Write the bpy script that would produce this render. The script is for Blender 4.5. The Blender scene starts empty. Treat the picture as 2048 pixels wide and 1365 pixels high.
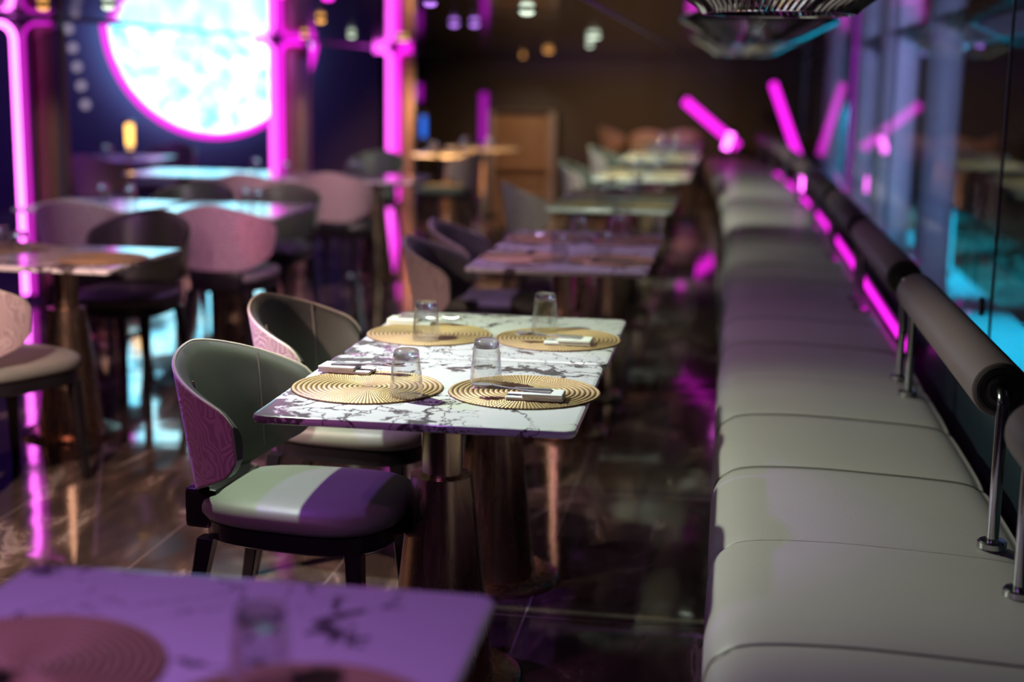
import bpy, bmesh, math, random
from mathutils import Vector, Matrix
random.seed(7)
S = bpy.context.scene
C = S.collection
PI = math.pi

# ------------------------------------------------------------------ camera
cam_d = bpy.data.cameras.new('camera'); cam = bpy.data.objects.new('camera', cam_d); C.objects.link(cam)
S.camera = cam
cam_d.lens = 50.0; cam_d.sensor_width = 36.0; cam_d.sensor_fit = 'HORIZONTAL'
cam_d.clip_start = 0.05; cam_d.clip_end = 200
RW = Matrix(((0.98834555, -0.04250912, 0.14617127), (0.15145405, 0.17794996, -0.9723145), (0.01532106, 0.98312094, 0.18231423)))
cam.matrix_world = Matrix.Translation((0, 0, 1.44)) @ RW.to_4x4()
cam_d.dof.use_dof = True; cam_d.dof.focus_distance = 3.32; cam_d.dof.aperture_fstop = 1.4

# ------------------------------------------------------------------ world, exposure
w = bpy.data.worlds.new('night'); S.world = w; w.use_nodes = True
w.node_tree.nodes['Background'].inputs[0].default_value = (0.30, 0.22, 0.42, 1)
w.node_tree.nodes['Background'].inputs[1].default_value = 0.012
S.view_settings.view_transform = 'Standard'; S.view_settings.look = 'None'
S.view_settings.exposure = 0.12; S.view_settings.gamma = 1.0
S.cycles.use_denoising = True
S.cycles.max_bounces = 10; S.cycles.transparent_max_bounces = 24; S.cycles.glossy_bounces = 6
S.cycles.transmission_bounces = 10; S.cycles.sample_clamp_indirect = 6.0
S.cycles.caustics_reflective = False; S.cycles.caustics_refractive = False
CEIL = 1.75

# ------------------------------------------------------------------ materials
def nmat(name):
    m = bpy.data.materials.new(name); m.use_nodes = True
    nt = m.node_tree; return m, nt, nt.nodes['Principled BSDF'], nt.nodes.new, nt.links.new
def pmat(name, col, rough=.5, metal=0, coat=0, spec=None, noise=0, nscale=8, bump=0, bscale=60, coat_r=.08):
    m, nt, b, N, L = nmat(name)
    b.inputs['Base Color'].default_value = (*col, 1); b.inputs['Roughness'].default_value = rough
    b.inputs['Metallic'].default_value = metal; b.inputs['Coat Weight'].default_value = coat; b.inputs['Coat Roughness'].default_value = coat_r
    if spec is not None: b.inputs['Specular IOR Level'].default_value = spec
    tc = N('ShaderNodeTexCoord')
    if noise:
        n = N('ShaderNodeTexNoise'); n.inputs['Scale'].default_value = nscale; n.inputs['Detail'].default_value = 5
        L(tc.outputs['Object'], n.inputs['Vector'])
        mx = N('ShaderNodeMix'); mx.data_type = 'RGBA'
        mx.inputs[6].default_value = (*[c*(1-noise) for c in col], 1); mx.inputs[7].default_value = (*[min(1, c*(1+noise)) for c in col], 1)
        L(n.outputs['Fac'], mx.inputs[0]); L(mx.outputs[2], b.inputs['Base Color'])
    if bump:
        n = N('ShaderNodeTexNoise'); n.inputs['Scale'].default_value = bscale; n.inputs['Detail'].default_value = 4
        L(tc.outputs['Object'], n.inputs['Vector'])
        bp = N('ShaderNodeBump'); bp.inputs['Strength'].default_value = bump; bp.inputs['Distance'].default_value = .004
        L(n.outputs['Fac'], bp.inputs['Height']); L(bp.outputs[0], b.inputs['Normal'])
    return m
def emat(name, col, s):
    m, nt, b, N, L = nmat(name)
    b.inputs['Base Color'].default_value = (*[c*.3 for c in col], 1)
    b.inputs['Emission Color'].default_value = (*col, 1); b.inputs['Emission Strength'].default_value = s
    return m

M = {}
M['leather'] = pmat('dark olive leather', (.075, .075, .064), .40, coat=.12, coat_r=.3, noise=.2, nscale=5, bump=.25, bscale=14)
M['seat_leather'] = pmat('seat leather', (.17, .175, .15), .50, coat=.05, coat_r=.4, noise=.15, nscale=4, bump=.15, bscale=10)
M['black_wood'] = pmat('black lacquered wood', (.012, .010, .012), .28, coat=.5, noise=.3, nscale=20)
M['piping'] = pmat('piping', (.42, .38, .30), .5, noise=.1)
M['seam'] = pmat('seam thread', (.16, .14, .12), .6, noise=.1)
M['chrome'] = pmat('chrome', (.55, .53, .55), .16, 1, noise=.1, nscale=6)
M['steel'] = pmat('cutlery steel', (.78, .76, .73), .26, .65, noise=.05)
M['bench'] = pmat('cream leather', (.47, .41, .40), .42, coat=.08, coat_r=.3, noise=.05, nscale=3, bump=.15, bscale=160)
M['bench_base'] = pmat('bench base', (.03, .025, .025), .5, noise=.2)
M['roller'] = pmat('taupe leather', (.17, .112, .125), .48, noise=.08, nscale=3, bump=.2, bscale=180)
M['roller_cap'] = pmat('roller cap', (.06, .05, .055), .5, noise=.1)
M['napkin'] = pmat('white paper napkin', (.80, .80, .76), .8, noise=.04)
M['print'] = pmat('pale blue print', (.22, .50, .66), .7, noise=.1)
M['bronze'] = pmat('brushed bronze column', (.36, .25, .17), .42, .75, noise=.35, nscale=3)
M['trim_blue'] = pmat('satin trim', (.18, .22, .30), .3, .7, noise=.1)
M['navy'] = pmat('navy plaster', (.045, .035, .12), .6, noise=.35, nscale=.6)
M['darkwall'] = pmat('dark brown wall', (.013, .010, .010), .45, noise=.5, nscale=1.2)
M['matt_ceiling'] = pmat('dark matt ceiling', (.03, .028, .03), .55, noise=.2, nscale=2)
M['sill'] = pmat('dark blue grey panel', (.020, .032, .045), .35, noise=.3, nscale=2)
M['outcol'] = pmat('pale painted column', (.50, .50, .56), .55, noise=.06, nscale=2)
M['pave'] = pmat('pale paving', (.62, .66, .66), .6, noise=.08, nscale=3)
M['frame'] = pmat('window frame', (.12, .12, .14), .35, .8, noise=.1)
M['fixture'] = pmat('black lamp housing', (.015, .015, .018), .4, noise=.1)
M['rod'] = pmat('polished rod', (.62, .56, .58), .12, 1, noise=.05)
M['shelfwood'] = pmat('warm wood', (.42, .25, .12), .45, noise=.3, nscale=9)
M['greywood'] = pmat('grey wood frame', (.34, .29, .25), .5, noise=.15, nscale=9)
M['amber'] = emat('amber glow', (1, .50, .10), 3.2)
M['neon'] = emat('magenta neon', (1, .015, .86), 1.5)
M['neon_hot'] = emat('hot magenta neon', (1, .13, .92), 6.0)
M['neon_soft'] = emat('soft magenta neon', (.95, .015, .85), .75)
M['neon_bright'] = emat('bright magenta neon', (1, .09, .90), 2.6)
M['neon_dim'] = emat('dim magenta neon', (.75, .01, .85), .42)
M['blue_glow'] = emat('blue glow', (.01, .16, .9), .9)
M['red_glow'] = emat('red glow', (1, .02, .10), 1.2)
M['cyan_glow'] = emat('cyan glow', (.01, .62, .95), 1.25)
M['bulb'] = emat('soft bulb', (.75, .62, .80), .42)
M['lens_w'] = emat('lens white', (.85, 1, .78), 1.6)
M['lens_o'] = emat('lens amber', (1, .45, .12), 1.6)
M['lens_p'] = emat('lens violet', (.55, .22, 1), 1.3)
M['lens_m'] = emat('lens magenta', (1, .03, .8), 1.2)
M['lens_y'] = emat('lens yellow', (1, .65, .15), 1.2)

def mk_fabric():
    m, nt, b, N, L = nmat('patterned pink beige fabric')
    tc = N('ShaderNodeTexCoord'); mp = N('ShaderNodeMapping'); L(tc.outputs['Object'], mp.inputs['Vector'])
    n = N('ShaderNodeTexNoise'); n.inputs['Scale'].default_value = 7; n.inputs['Detail'].default_value = 2; L(mp.outputs[0], n.inputs['Vector'])
    ma = N('ShaderNodeVectorMath'); ma.operation = 'MULTIPLY_ADD'; ma.inputs[1].default_value = (.22, .22, .22)
    L(n.outputs['Color'], ma.inputs[0]); L(mp.outputs[0], ma.inputs[2])
    v = N('ShaderNodeTexVoronoi'); v.inputs['Scale'].default_value = 9; L(ma.outputs[0], v.inputs['Vector'])
    sn = N('ShaderNodeMath'); sn.operation = 'MULTIPLY'; sn.inputs[1].default_value = 48; L(v.outputs['Distance'], sn.inputs[0])
    si = N('ShaderNodeMath'); si.operation = 'SINE'; L(sn.outputs[0], si.inputs[0])
    cr = N('ShaderNodeValToRGB'); cr.color_ramp.elements[0].position = .15; cr.color_ramp.elements[1].position = .75
    cr.color_ramp.elements[0].color = (.36, .25, .26, 1); cr.color_ramp.elements[1].color = (.50, .38, .37, 1)
    mr = N('ShaderNodeMapRange'); mr.inputs[1].default_value = -1; L(si.outputs[0], mr.inputs[0]); L(mr.outputs[0], cr.inputs[0])
    L(cr.outputs[0], b.inputs['Base Color'])
    bp = N('ShaderNodeBump'); bp.inputs['Strength'].default_value = .5; bp.inputs['Distance'].default_value = .002
    L(mr.outputs[0], bp.inputs['Height']); L(bp.outputs[0], b.inputs['Normal'])
    b.inputs['Roughness'].default_value = .65; b.inputs['Sheen Weight'].default_value = .3
    return m
M['fabric'] = mk_fabric()

def mk_marble():
    m, nt, b, N, L = nmat('white marble with dark veins')
    tc = N('ShaderNodeTexCoord'); oi = N('ShaderNodeObjectInfo')
    ad = N('ShaderNodeVectorMath'); ad.operation = 'ADD'; L(tc.outputs['Object'], ad.inputs[0]); L(oi.outputs['Location'], ad.inputs[1])
    n = N('ShaderNodeTexNoise'); n.inputs['Scale'].default_value = 3.2; n.inputs['Detail'].default_value = 7; n.inputs['Roughness'].default_value = .6
    L(ad.outputs[0], n.inputs['Vector'])
    ma = N('ShaderNodeVectorMath'); ma.operation = 'MULTIPLY_ADD'; ma.inputs[1].default_value = (.42, .42, .42)
    L(n.outputs['Color'], ma.inputs[0]); L(ad.outputs[0], ma.inputs[2])
    def veins(scale, width, mlo, mhi, seed):
        v = N('ShaderNodeTexVoronoi'); v.feature = 'DISTANCE_TO_EDGE'; v.inputs['Scale'].default_value = scale
        L(ma.outputs[0], v.inputs['Vector'])
        k = N('ShaderNodeTexNoise'); k.inputs['Scale'].default_value = 2.6; k.inputs['Detail'].default_value = 3
        o = N('ShaderNodeVectorMath'); o.operation = 'ADD'; o.inputs[1].default_value = (seed, seed*2, 0); L(ad.outputs[0], o.inputs[0]); L(o.outputs[0], k.inputs['Vector'])
        r = N('ShaderNodeMapRange'); r.inputs[1].default_value = mlo; r.inputs[2].default_value = mhi; r.inputs[3].default_value = 0; r.inputs[4].default_value = width
        L(k.outputs['Fac'], r.inputs[0])
        d = N('ShaderNodeMath'); d.operation = 'DIVIDE'; d.use_clamp = False; L(v.outputs['Distance'], d.inputs[0]); 
        e = N('ShaderNodeMath'); e.operation = 'ADD'; e.inputs[1].default_value = .0004; L(r.outputs[0], e.inputs[0]); L(e.outputs[0], d.inputs[1])
        s = N('ShaderNodeMapRange'); s.inputs[1].default_value = .6; s.inputs[2].default_value = 1.3; s.inputs[3].default_value = 1; s.inputs[4].default_value = 0
        L(d.outputs[0], s.inputs[0]); return s
    a = veins(3.4, .034, .42, .62, 0); c = veins(9.5, .030, .47, .63, 5)
    # dark blotches
    k = N('ShaderNodeTexNoise'); k.inputs['Scale'].default_value = 3.4; k.inputs['Detail'].default_value = 6; k.inputs['Roughness'].default_value = .62
    o = N('ShaderNodeVectorMath'); o.operation = 'ADD'; o.inputs[1].default_value = (3.3, 1.2, 0); L(ma.outputs[0], o.inputs[0]); L(o.outputs[0], k.inputs['Vector'])
    bl = N('ShaderNodeMapRange'); bl.inputs[1].default_value = .580; bl.inputs[2].default_value = .600; L(k.outputs['Fac'], bl.inputs[0])
    m1 = N('ShaderNodeMath'); m1.operation = 'MAXIMUM'; L(a.outputs[0], m1.inputs[0]); L(c.outputs[0], m1.inputs[1])
    m2 = N('ShaderNodeMath'); m2.operation = 'MAXIMUM'; L(m1.outputs[0], m2.inputs[0]); L(bl.outputs[0], m2.inputs[1])
    m3 = N('ShaderNodeMath'); m3.operation = 'MULTIPLY'; m3.inputs[1].default_value = .88; L(m2.outputs[0], m3.inputs[0])
    mx = N('ShaderNodeMix'); mx.data_type = 'RGBA'; mx.inputs[6].default_value = (.78, .78, .76, 1); mx.inputs[7].default_value = (.055, .035, .038, 1)
    L(m3.outputs[0], mx.inputs[0]); L(mx.outputs[2], b.inputs['Base Color'])
    b.inputs['Roughness'].default_value = .12; b.inputs['Specular IOR Level'].default_value = .4
    return m
M['marble'] = mk_marble()

def mk_floor():
    m, nt, b, N, L = nmat('polished dark brown marble tiles')
    tc = N('ShaderNodeTexCoord')
    mp = N('ShaderNodeMapping'); mp.inputs['Rotation'].default_value = (0, 0, .45); mp.inputs['Scale'].default_value = (2.2, .8, 1); L(tc.outputs['Object'], mp.inputs['Vector'])
    n = N('ShaderNodeTexNoise'); n.inputs['Scale'].default_value = 1.6; n.inputs['Detail'].default_value = 9; n.inputs['Roughness'].default_value = .65; n.inputs['Distortion'].default_value = 1.4
    L(mp.outputs[0], n.inputs['Vector'])
    cr = N('ShaderNodeValToRGB'); e = cr.color_ramp.elements
    e[0].position = .30; e[0].color = (.020, .016, .016, 1); e[1].position = .50; e[1].color = (.07, .05, .04, 1)
    for p, col in ((.58, (.14, .10, .075, 1)), (.63, (.34, .28, .24, 1)), (.67, (.10, .075, .06, 1))):
        q = e.new(p); q.color = col
    L(n.outputs['Fac'], cr.inputs[0])
    br = N('ShaderNodeTexBrick'); br.offset = 0; br.inputs['Scale'].default_value = 1; br.inputs['Mortar Size'].default_value = .003; br.inputs['Mortar Smooth'].default_value = 0
    br.inputs['Brick Width'].default_value = .6; br.inputs['Row Height'].default_value = 1.2
    of = N('ShaderNodeVectorMath'); of.operation = 'ADD'; of.inputs[1].default_value = (.5, -.03, 0); L(tc.outputs['Object'], of.inputs[0]); L(of.outputs[0], br.inputs['Vector'])
    mx = N('ShaderNodeMix'); mx.data_type = 'RGBA'; L(br.outputs['Fac'], mx.inputs[0]); L(cr.outputs[0], mx.inputs[6]); mx.inputs[7].default_value = (.20, .16, .15, 1)
    L(mx.outputs[2], b.inputs['Base Color'])
    b.inputs['Roughness'].default_value = .07; b.inputs['Specular IOR Level'].default_value = .75; b.inputs['Coat Weight'].default_value = .5; b.inputs['Coat Roughness'].default_value = .03
    n2 = N('ShaderNodeTexNoise'); n2.inputs['Scale'].default_value = 5; n2.inputs['Detail'].default_value = 1; L(tc.outputs['Object'], n2.inputs['Vector'])
    bp = N('ShaderNodeBump'); bp.inputs['Strength'].default_value = .05; bp.inputs['Distance'].default_value = .02
    L(n2.outputs['Fac'], bp.inputs['Height']); L(bp.outputs[0], b.inputs['Normal']); L(bp.outputs[0], b.inputs['Coat Normal'])
    return m
M['floor'] = mk_floor()

def mk_ceiling():
    m, nt, b, N, L = nmat('dark mirrored ceiling panels')
    b.inputs['Metallic'].default_value = 1; b.inputs['Roughness'].default_value = .06
    tc = N('ShaderNodeTexCoord')
    br = N('ShaderNodeTexBrick'); br.offset = 0; br.inputs['Scale'].default_value = 1; br.inputs['Mortar Size'].default_value = .006
    br.inputs['Brick Width'].default_value = 1.3; br.inputs['Row Height'].default_value = 1.5
    br.inputs['Color1'].default_value = (.08, .07, .078, 1); br.inputs['Color2'].default_value = (.08, .07, .078, 1); br.inputs['Mortar'].default_value = (.01, .01, .01, 1)
    L(tc.outputs['Object'], br.inputs['Vector']); L(br.outputs['Color'], b.inputs['Base Color'])
    n = N('ShaderNodeTexNoise'); n.inputs['Scale'].default_value = 2.2; n.inputs['Detail'].default_value = 2; L(tc.outputs['Object'], n.inputs['Vector'])
    bp = N('ShaderNodeBump'); bp.inputs['Strength'].default_value = .12; bp.inputs['Distance'].default_value = .02
    L(n.outputs['Fac'], bp.inputs['Height']); L(bp.outputs[0], b.inputs['Normal'])
    return m
M['ceiling'] = mk_ceiling()

def mk_brass():
    m, nt, b, N, L = nmat('brushed rose gold metal')
    b.inputs['Metallic'].default_value = 1; b.inputs['Base Color'].default_value = (.58, .40, .27, 1)
    tc = N('ShaderNodeTexCoord'); mp = N('ShaderNodeMapping'); mp.inputs['Scale'].default_value = (60, 60, 1.5); L(tc.outputs['Object'], mp.inputs['Vector'])
    n = N('ShaderNodeTexNoise'); n.inputs['Scale'].default_value = 1; n.inputs['Detail'].default_value = 3; L(mp.outputs[0], n.inputs['Vector'])
    r = N('ShaderNodeMapRange'); r.inputs[3].default_value = .16; r.inputs[4].default_value = .36; L(n.outputs['Fac'], r.inputs[0]); L(r.outputs[0], b.inputs['Roughness'])
    bp = N('ShaderNodeBump'); bp.inputs['Strength'].default_value = .12; bp.inputs['Distance'].default_value = .001
    L(n.outputs['Fac'], bp.inputs['Height']); L(bp.outputs[0], b.inputs['Normal'])
    return m
M['brass'] = mk_brass()

def mk_mat():
    m, nt, b, N, L = nmat('gold braided placemat')
    tc = N('ShaderNodeTexCoord'); sp = N('ShaderNodeSeparateXYZ'); L(tc.outputs['Object'], sp.inputs[0])
    at = N('ShaderNodeMath'); at.operation = 'ARCTAN2'; L(sp.outputs[1], at.inputs[0]); L(sp.outputs[0], at.inputs[1])
    mu = N('ShaderNodeMath'); mu.operation = 'MULTIPLY'; mu.inputs[1].default_value = 128; L(at.outputs[0], mu.inputs[0])
    si = N('ShaderNodeMath'); si.operation = 'SINE'; L(mu.outputs[0], si.inputs[0])
    mr = N('ShaderNodeMapRange'); mr.inputs[1].default_value = -1; L(si.outputs[0], mr.inputs[0])
    mx = N('ShaderNodeMix'); mx.data_type = 'RGBA'; mx.inputs[6].default_value = (.42, .27, .12, 1); mx.inputs[7].default_value = (.74, .53, .27, 1)
    L(mr.outputs[0], mx.inputs[0])
    le = N('ShaderNodeVectorMath'); le.operation = 'LENGTH'; L(tc.outputs['Object'], le.inputs[0])
    fq = N('ShaderNodeMath'); fq.operation = 'MULTIPLY'; fq.inputs[1].default_value = 15/.178; L(le.outputs['Value'], fq.inputs[0])
    fr = N('ShaderNodeMath'); fr.operation = 'PINGPONG'; fr.inputs[1].default_value = .5; L(fq.outputs[0], fr.inputs[0])
    groove_shade = N('ShaderNodeMapRange'); groove_shade.inputs[1].default_value = .08; groove_shade.inputs[2].default_value = .26; L(fr.outputs[0], groove_shade.inputs[0])
    m2 = N('ShaderNodeMix'); m2.data_type = 'RGBA'; m2.inputs[6].default_value = (.16, .085, .04, 1); L(groove_shade.outputs[0], m2.inputs[0]); L(mx.outputs[2], m2.inputs[7])  # shade in the grooves between ridges painted into the colour
    L(m2.outputs[2], b.inputs['Base Color'])
    bp = N('ShaderNodeBump'); bp.inputs['Strength'].default_value = .5; bp.inputs['Distance'].default_value = .0015
    L(mr.outputs[0], bp.inputs['Height']); L(bp.outputs[0], b.inputs['Normal'])
    b.inputs['Roughness'].default_value = .42; b.inputs['Metallic'].default_value = .25
    return m
M['mat'] = mk_mat()

def mk_thin_glass(name, tint=(1, 1, 1), rough=.0, boost=1.0, power=4.2, base=.045):
    m = bpy.data.materials.new(name); m.use_nodes = True; nt = m.node_tree; nt.nodes.clear(); N = nt.nodes.new; L = nt.links.new
    o = N('ShaderNodeOutputMaterial'); t = N('ShaderNodeBsdfTransparent'); t.inputs[0].default_value = (*tint, 1)
    g = N('ShaderNodeBsdfGlossy'); g.inputs['Roughness'].default_value = rough; g.inputs[0].default_value = (1, 1, 1, 1)
    lw = N('ShaderNodeLayerWeight'); lw.inputs[0].default_value = .5
    pw = N('ShaderNodeMath'); pw.operation = 'POWER'; pw.inputs[1].default_value = power; L(lw.outputs['Facing'], pw.inputs[0])
    mu = N('ShaderNodeMath'); mu.operation = 'MULTIPLY_ADD'; mu.inputs[1].default_value = .80*boost; mu.inputs[2].default_value = base; mu.use_clamp = True
    L(pw.outputs[0], mu.inputs[0])
    mx = N('ShaderNodeMixShader'); L(mu.outputs[0], mx.inputs[0]); L(t.outputs[0], mx.inputs[1]); L(g.outputs[0], mx.inputs[2]); L(mx.outputs[0], o.inputs[0])
    return m
M['tumbler'] = mk_thin_glass('tumbler glass', (.975, .985, .985), .08, 1.1, 2.2, .085)
M['pane'] = mk_thin_glass('window glass', (.90, .94, .95), .0, .55)
def mk_solid_glass():
    m, nt, b, N, L = nmat('thick glass base')
    b.inputs['Transmission Weight'].default_value = 1; b.inputs['Roughness'].default_value = .14; b.inputs['IOR'].default_value = 1.48
    t = N('ShaderNodeBsdfTransparent'); mx = N('ShaderNodeMixShader'); mx.inputs[0].default_value = .35
    L(b.outputs[0], mx.inputs[1]); L(t.outputs[0], mx.inputs[2]); L(mx.outputs[0], nt.nodes['Material Output'].inputs[0])
    return m
M['glass'] = mk_solid_glass()

def mk_screen():
    m, nt, b, N, L = nmat('bright cyan white screen')
    tc = N('ShaderNodeTexCoord')
    n = N('ShaderNodeTexNoise'); n.inputs['Scale'].default_value = 5.5; n.inputs['Detail'].default_value = 8; n.inputs['Roughness'].default_value = .7; n.inputs['Distortion'].default_value = .3
    L(tc.outputs['Object'], n.inputs['Vector'])
    cr = N('ShaderNodeValToRGB'); e = cr.color_ramp.elements; e[0].position = .39; e[0].color = (.08, .55, .88, 1); e[1].position = .60; e[1].color = (.60, .95, 1, 1)
    q = e.new(.49); q.color = (.24, .76, .95, 1)
    L(n.outputs['Fac'], cr.inputs[0]); L(cr.outputs[0], b.inputs['Emission Color']); b.inputs['Emission Strength'].default_value = 3.4
    b.inputs['Base Color'].default_value = (.1, .1, .1, 1)
    return m
M['screen'] = mk_screen()

def mk_grass():
    m, nt, b, N, L = nmat('planting')
    tc = N('ShaderNodeTexCoord')
    n = N('ShaderNodeTexNoise'); n.inputs['Scale'].default_value = 2.6; n.inputs['Detail'].default_value = 8; n.inputs['Roughness'].default_value = .75; L(tc.outputs['Object'], n.inputs['Vector'])
    cr = N('ShaderNodeValToRGB'); cr.color_ramp.elements[0].position = .4; cr.color_ramp.elements[0].color = (.02, .05, .03, 1); cr.color_ramp.elements[1].position = .62; cr.color_ramp.elements[1].color = (.25, .32, .24, 1)
    L(n.outputs['Fac'], cr.inputs[0]); L(cr.outputs[0], b.inputs['Base Color']); b.inputs['Roughness'].default_value = .8
    return m
M['grass'] = mk_grass()

# ------------------------------------------------------------------ mesh helpers
def obj(name, bm, m, parent=None, smooth=True, angle=35):
    me = bpy.data.meshes.new(name)
    bmesh.ops.recalc_face_normals(bm, faces=bm.faces)
    bm.to_mesh(me); bm.free(); me.materials.append(M[m] if isinstance(m, str) else m)
    if smooth:
        me.shade_smooth()
        me.set_sharp_from_angle(angle=math.radians(angle))
    o = bpy.data.objects.new(name, me); C.objects.link(o)
    if parent is not None: o.parent = parent
    return o
def tag(o, label, cat, group=None, kind=None):
    o['label'] = label; o['category'] = cat
    if group: o['group'] = group
    if kind: o['kind'] = kind
    return o
def thing(name, label, cat, loc=(0, 0, 0), rz=0, group=None):
    o = bpy.data.objects.new(name, None); C.objects.link(o); o.empty_display_size = .1
    o.location = loc; o.rotation_euler = (0, 0, rz); return tag(o, label, cat, group)
def struct(name, bm, m, parent=None, smooth=False):
    o = obj(name, bm, m, parent, smooth)
    if parent is None: o['kind'] = 'structure'
    return o
def dup(root, loc, rz=0, label=None, group=None):
    def cp(o, p):
        c = o.copy(); C.objects.link(c); c.parent = p
        for ch in list(o.children): cp(ch, c)
        return c
    r = cp(root, None); r.location = loc; r.rotation_euler = (0, 0, rz)
    if label: r['label'] = label
    if group: r['group'] = group
    return r
class Maker:
    """first call hands out the prototype, later calls hand out copies"""
    def __init__(s, fn): s.fn = fn; s.p = None
    def put(s, loc, rz, label, group=None):
        if s.p is None:
            s.p = s.fn(); s.p.location = loc; s.p.rotation_euler = (0, 0, rz); s.p['label'] = label
            if group: s.p['group'] = group
            return s.p
        return dup(s.p, loc, rz, label, group)

def grid(bm, rows, closed=False, cap=False):
    R = [[bm.verts.new(p) for p in r] for r in rows]
    n = len(R[0])
    for i in range(len(R)-1):
        for j in range(n if closed else n-1):
            k = (j+1) % n
            bm.faces.new((R[i][j], R[i][k], R[i+1][k], R[i+1][j]))
    if cap:
        bm.faces.new(R[0]); bm.faces.new(R[-1])
    return R
def box(bm, x0, x1, y0, y1, z0, z1, bev=0, seg=2):
    v = [bm.verts.new(p) for p in ((x0,y0,z0),(x1,y0,z0),(x1,y1,z0),(x0,y1,z0),(x0,y0,z1),(x1,y0,z1),(x1,y1,z1),(x0,y1,z1))]
    f = [bm.faces.new([v[i] for i in q]) for q in ((0,3,2,1),(4,5,6,7),(0,1,5,4),(1,2,6,5),(2,3,7,6),(3,0,4,7))]
    if bev:
        es = list({e for q in f for e in q.edges})
        bmesh.ops.bevel(bm, geom=es, offset=bev, segments=seg, profile=.5, affect='EDGES')
    return bm
def mbox(*a, **k): return box(bmesh.new(), *a, **k)
def lathe(bm, prof, n=40, c=(0, 0), cap=True):
    rows = [[(c[0]+r*math.cos(2*PI*j/n), c[1]+r*math.sin(2*PI*j/n), z) for j in range(n)] for r, z in prof]
    grid(bm, rows, True, cap); return bm
def mlathe(*a, **k): return lathe(bmesh.new(), *a, **k)
def tube(bm, pts, r, n=8, closed=False, cap=True, taper=None):
    P = [Vector(p) for p in pts]; N = len(P); rows = []
    up = Vector((0, 0, 1)); prev = None
    for i, p in enumerate(P):
        a = P[(i-1) % N] if (closed or i) else p; b = P[(i+1) % N] if (closed or i < N-1) else p
        t = (b-a).normalized()
        if prev is None:
            u = t.cross(up) if abs(t.z) < .95 else t.cross(Vector((1, 0, 0)))
        else:
            u = prev - t*prev.dot(t)
        u.normalize(); prev = u; v = t.cross(u)
        rr = r*(taper[i] if taper else 1)
        rows.append([p+u*rr*math.cos(2*PI*j/n)+v*rr*math.sin(2*PI*j/n) for j in range(n)])
    if closed: rows.append(rows[0])
    if closed:
        R = [[bm.verts.new(q) for q in r] for r in rows[:-1]]; m_ = len(R)
        for i in range(m_):
            for j in range(n):
                bm.faces.new((R[i][j], R[i][(j+1) % n], R[(i+1) % m_][(j+1) % n], R[(i+1) % m_][j]))
    else:
        grid(bm, rows, True, cap)
    return bm
def mtube(*a, **k): return tube(bmesh.new(), *a, **k)
def rrect(hx, hy, r, n=6):
    pts = []
    for cx, cy, a0 in ((hx-r, hy-r, 0), (-hx+r, hy-r, PI/2), (-hx+r, -hy+r, PI), (hx-r, -hy+r, 1.5*PI)):
        for i in range(n+1):
            a = a0+PI/2*i/n; pts.append((cx+r*math.cos(a), cy+r*math.sin(a)))
    return pts
def slab(bm, hx, hy, r, z0, z1, bev=.004):
    rows = []
    for z, d in ((z0, bev*1.6), (z0, bev*1.5), (z0, bev), (z0+bev*.3, bev*.3), (z0+bev, 0), (z1-bev, 0), (z1-bev*.3, bev*.3), (z1, bev), (z1, bev*1.5), (z1, bev*1.6)):
        rows.append([(x, y, z) for x, y in rrect(hx-d, hy-d, max(r-d, .001))])
    grid(bm, rows, True, True); return bm

# ------------------------------------------------------------------ room shell
struct('floor', mbox(-11, .80, -1.5, 26, -.1, 0), 'floor')
struct('ceiling', mbox(-4.0, .92, 5.25, 20.5, CEIL, CEIL+.06), 'ceiling')
struct('ceiling', mbox(-4.0, .92, -1.5, 5.25, CEIL, CEIL+.06), 'matt_ceiling')
bm = bmesh.new()
box(bm, -4.06, -4.0, -1.5, 20.5, CEIL-.012, CEIL+.10)
struct('trim_1', bm, 'trim_blue')
struct('trim_2', mbox(-.60, -.59, -1.5, 20.5, CEIL-.008, CEIL), 'neon_dim' if False else 'trim_blue')
struct('wall_back', mbox(-11, .92, 22.4, 22.6, 0, 4.2), 'darkwall')
struct('wall_right', mbox(.775, .86, -1.5, 22.4, 0, .53), 'sill')
bm = bmesh.new(); box(bm, .765, .88, -1.5, 22.4, .53, .545)
struct('trim_3', bm, 'fixture')
# navy curved wall behind the round screen
DC = Vector((-5.75, 15.5, 2.0)); dn = Vector((.70, -.714, 0)).normalized(); du = Vector((.714, .70, 0)).normalized()
bm = bmesh.new(); rows = []
for k in range(25):
    s = -7+9.3*k/24
    p = DC - dn*(.25 + .0*s*s) + du*s - dn*(-.010*s*s if s < 0 else 0)
    rows.append([(p.x, p.y, 0), (p.x, p.y, 4.2), (p.x-dn.x*.15, p.y-dn.y*.15, 4.2), (p.x-dn.x*.15, p.y-dn.y*.15, 0)])
grid(bm, rows, True, True)
struct('wall_left', bm, 'navy', smooth=True)

# window: panes between slim joints
ys = [-1.5, 1.45, 4.7, 7.95, 11.2, 14.45, 17.7, 22.4]
for i in range(7):
    bm = bmesh.new(); v = [bm.verts.new(p) for p in ((.85, ys[i]+.006, .545), (.85, ys[i+1]-.006, .545), (.85, ys[i+1]-.006, CEIL), (.85, ys[i]+.006, CEIL))]; bm.faces.new(v)
    wn = struct('window_%d' % (i+1), bm, 'pane')
    f = mbox(.846, .854, ys[i+1]-.005, ys[i+1]+.005, .545, CEIL)
    obj('joint', f, 'frame', wn, False)
t = tag(obj('glass_clamp', mbox(.835, .848, 4.80, 4.84, .69, .75, bev=.004), 'fixture'), 'small dark metal clamp on the window glass above the bench backrests', 'clamp')

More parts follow.
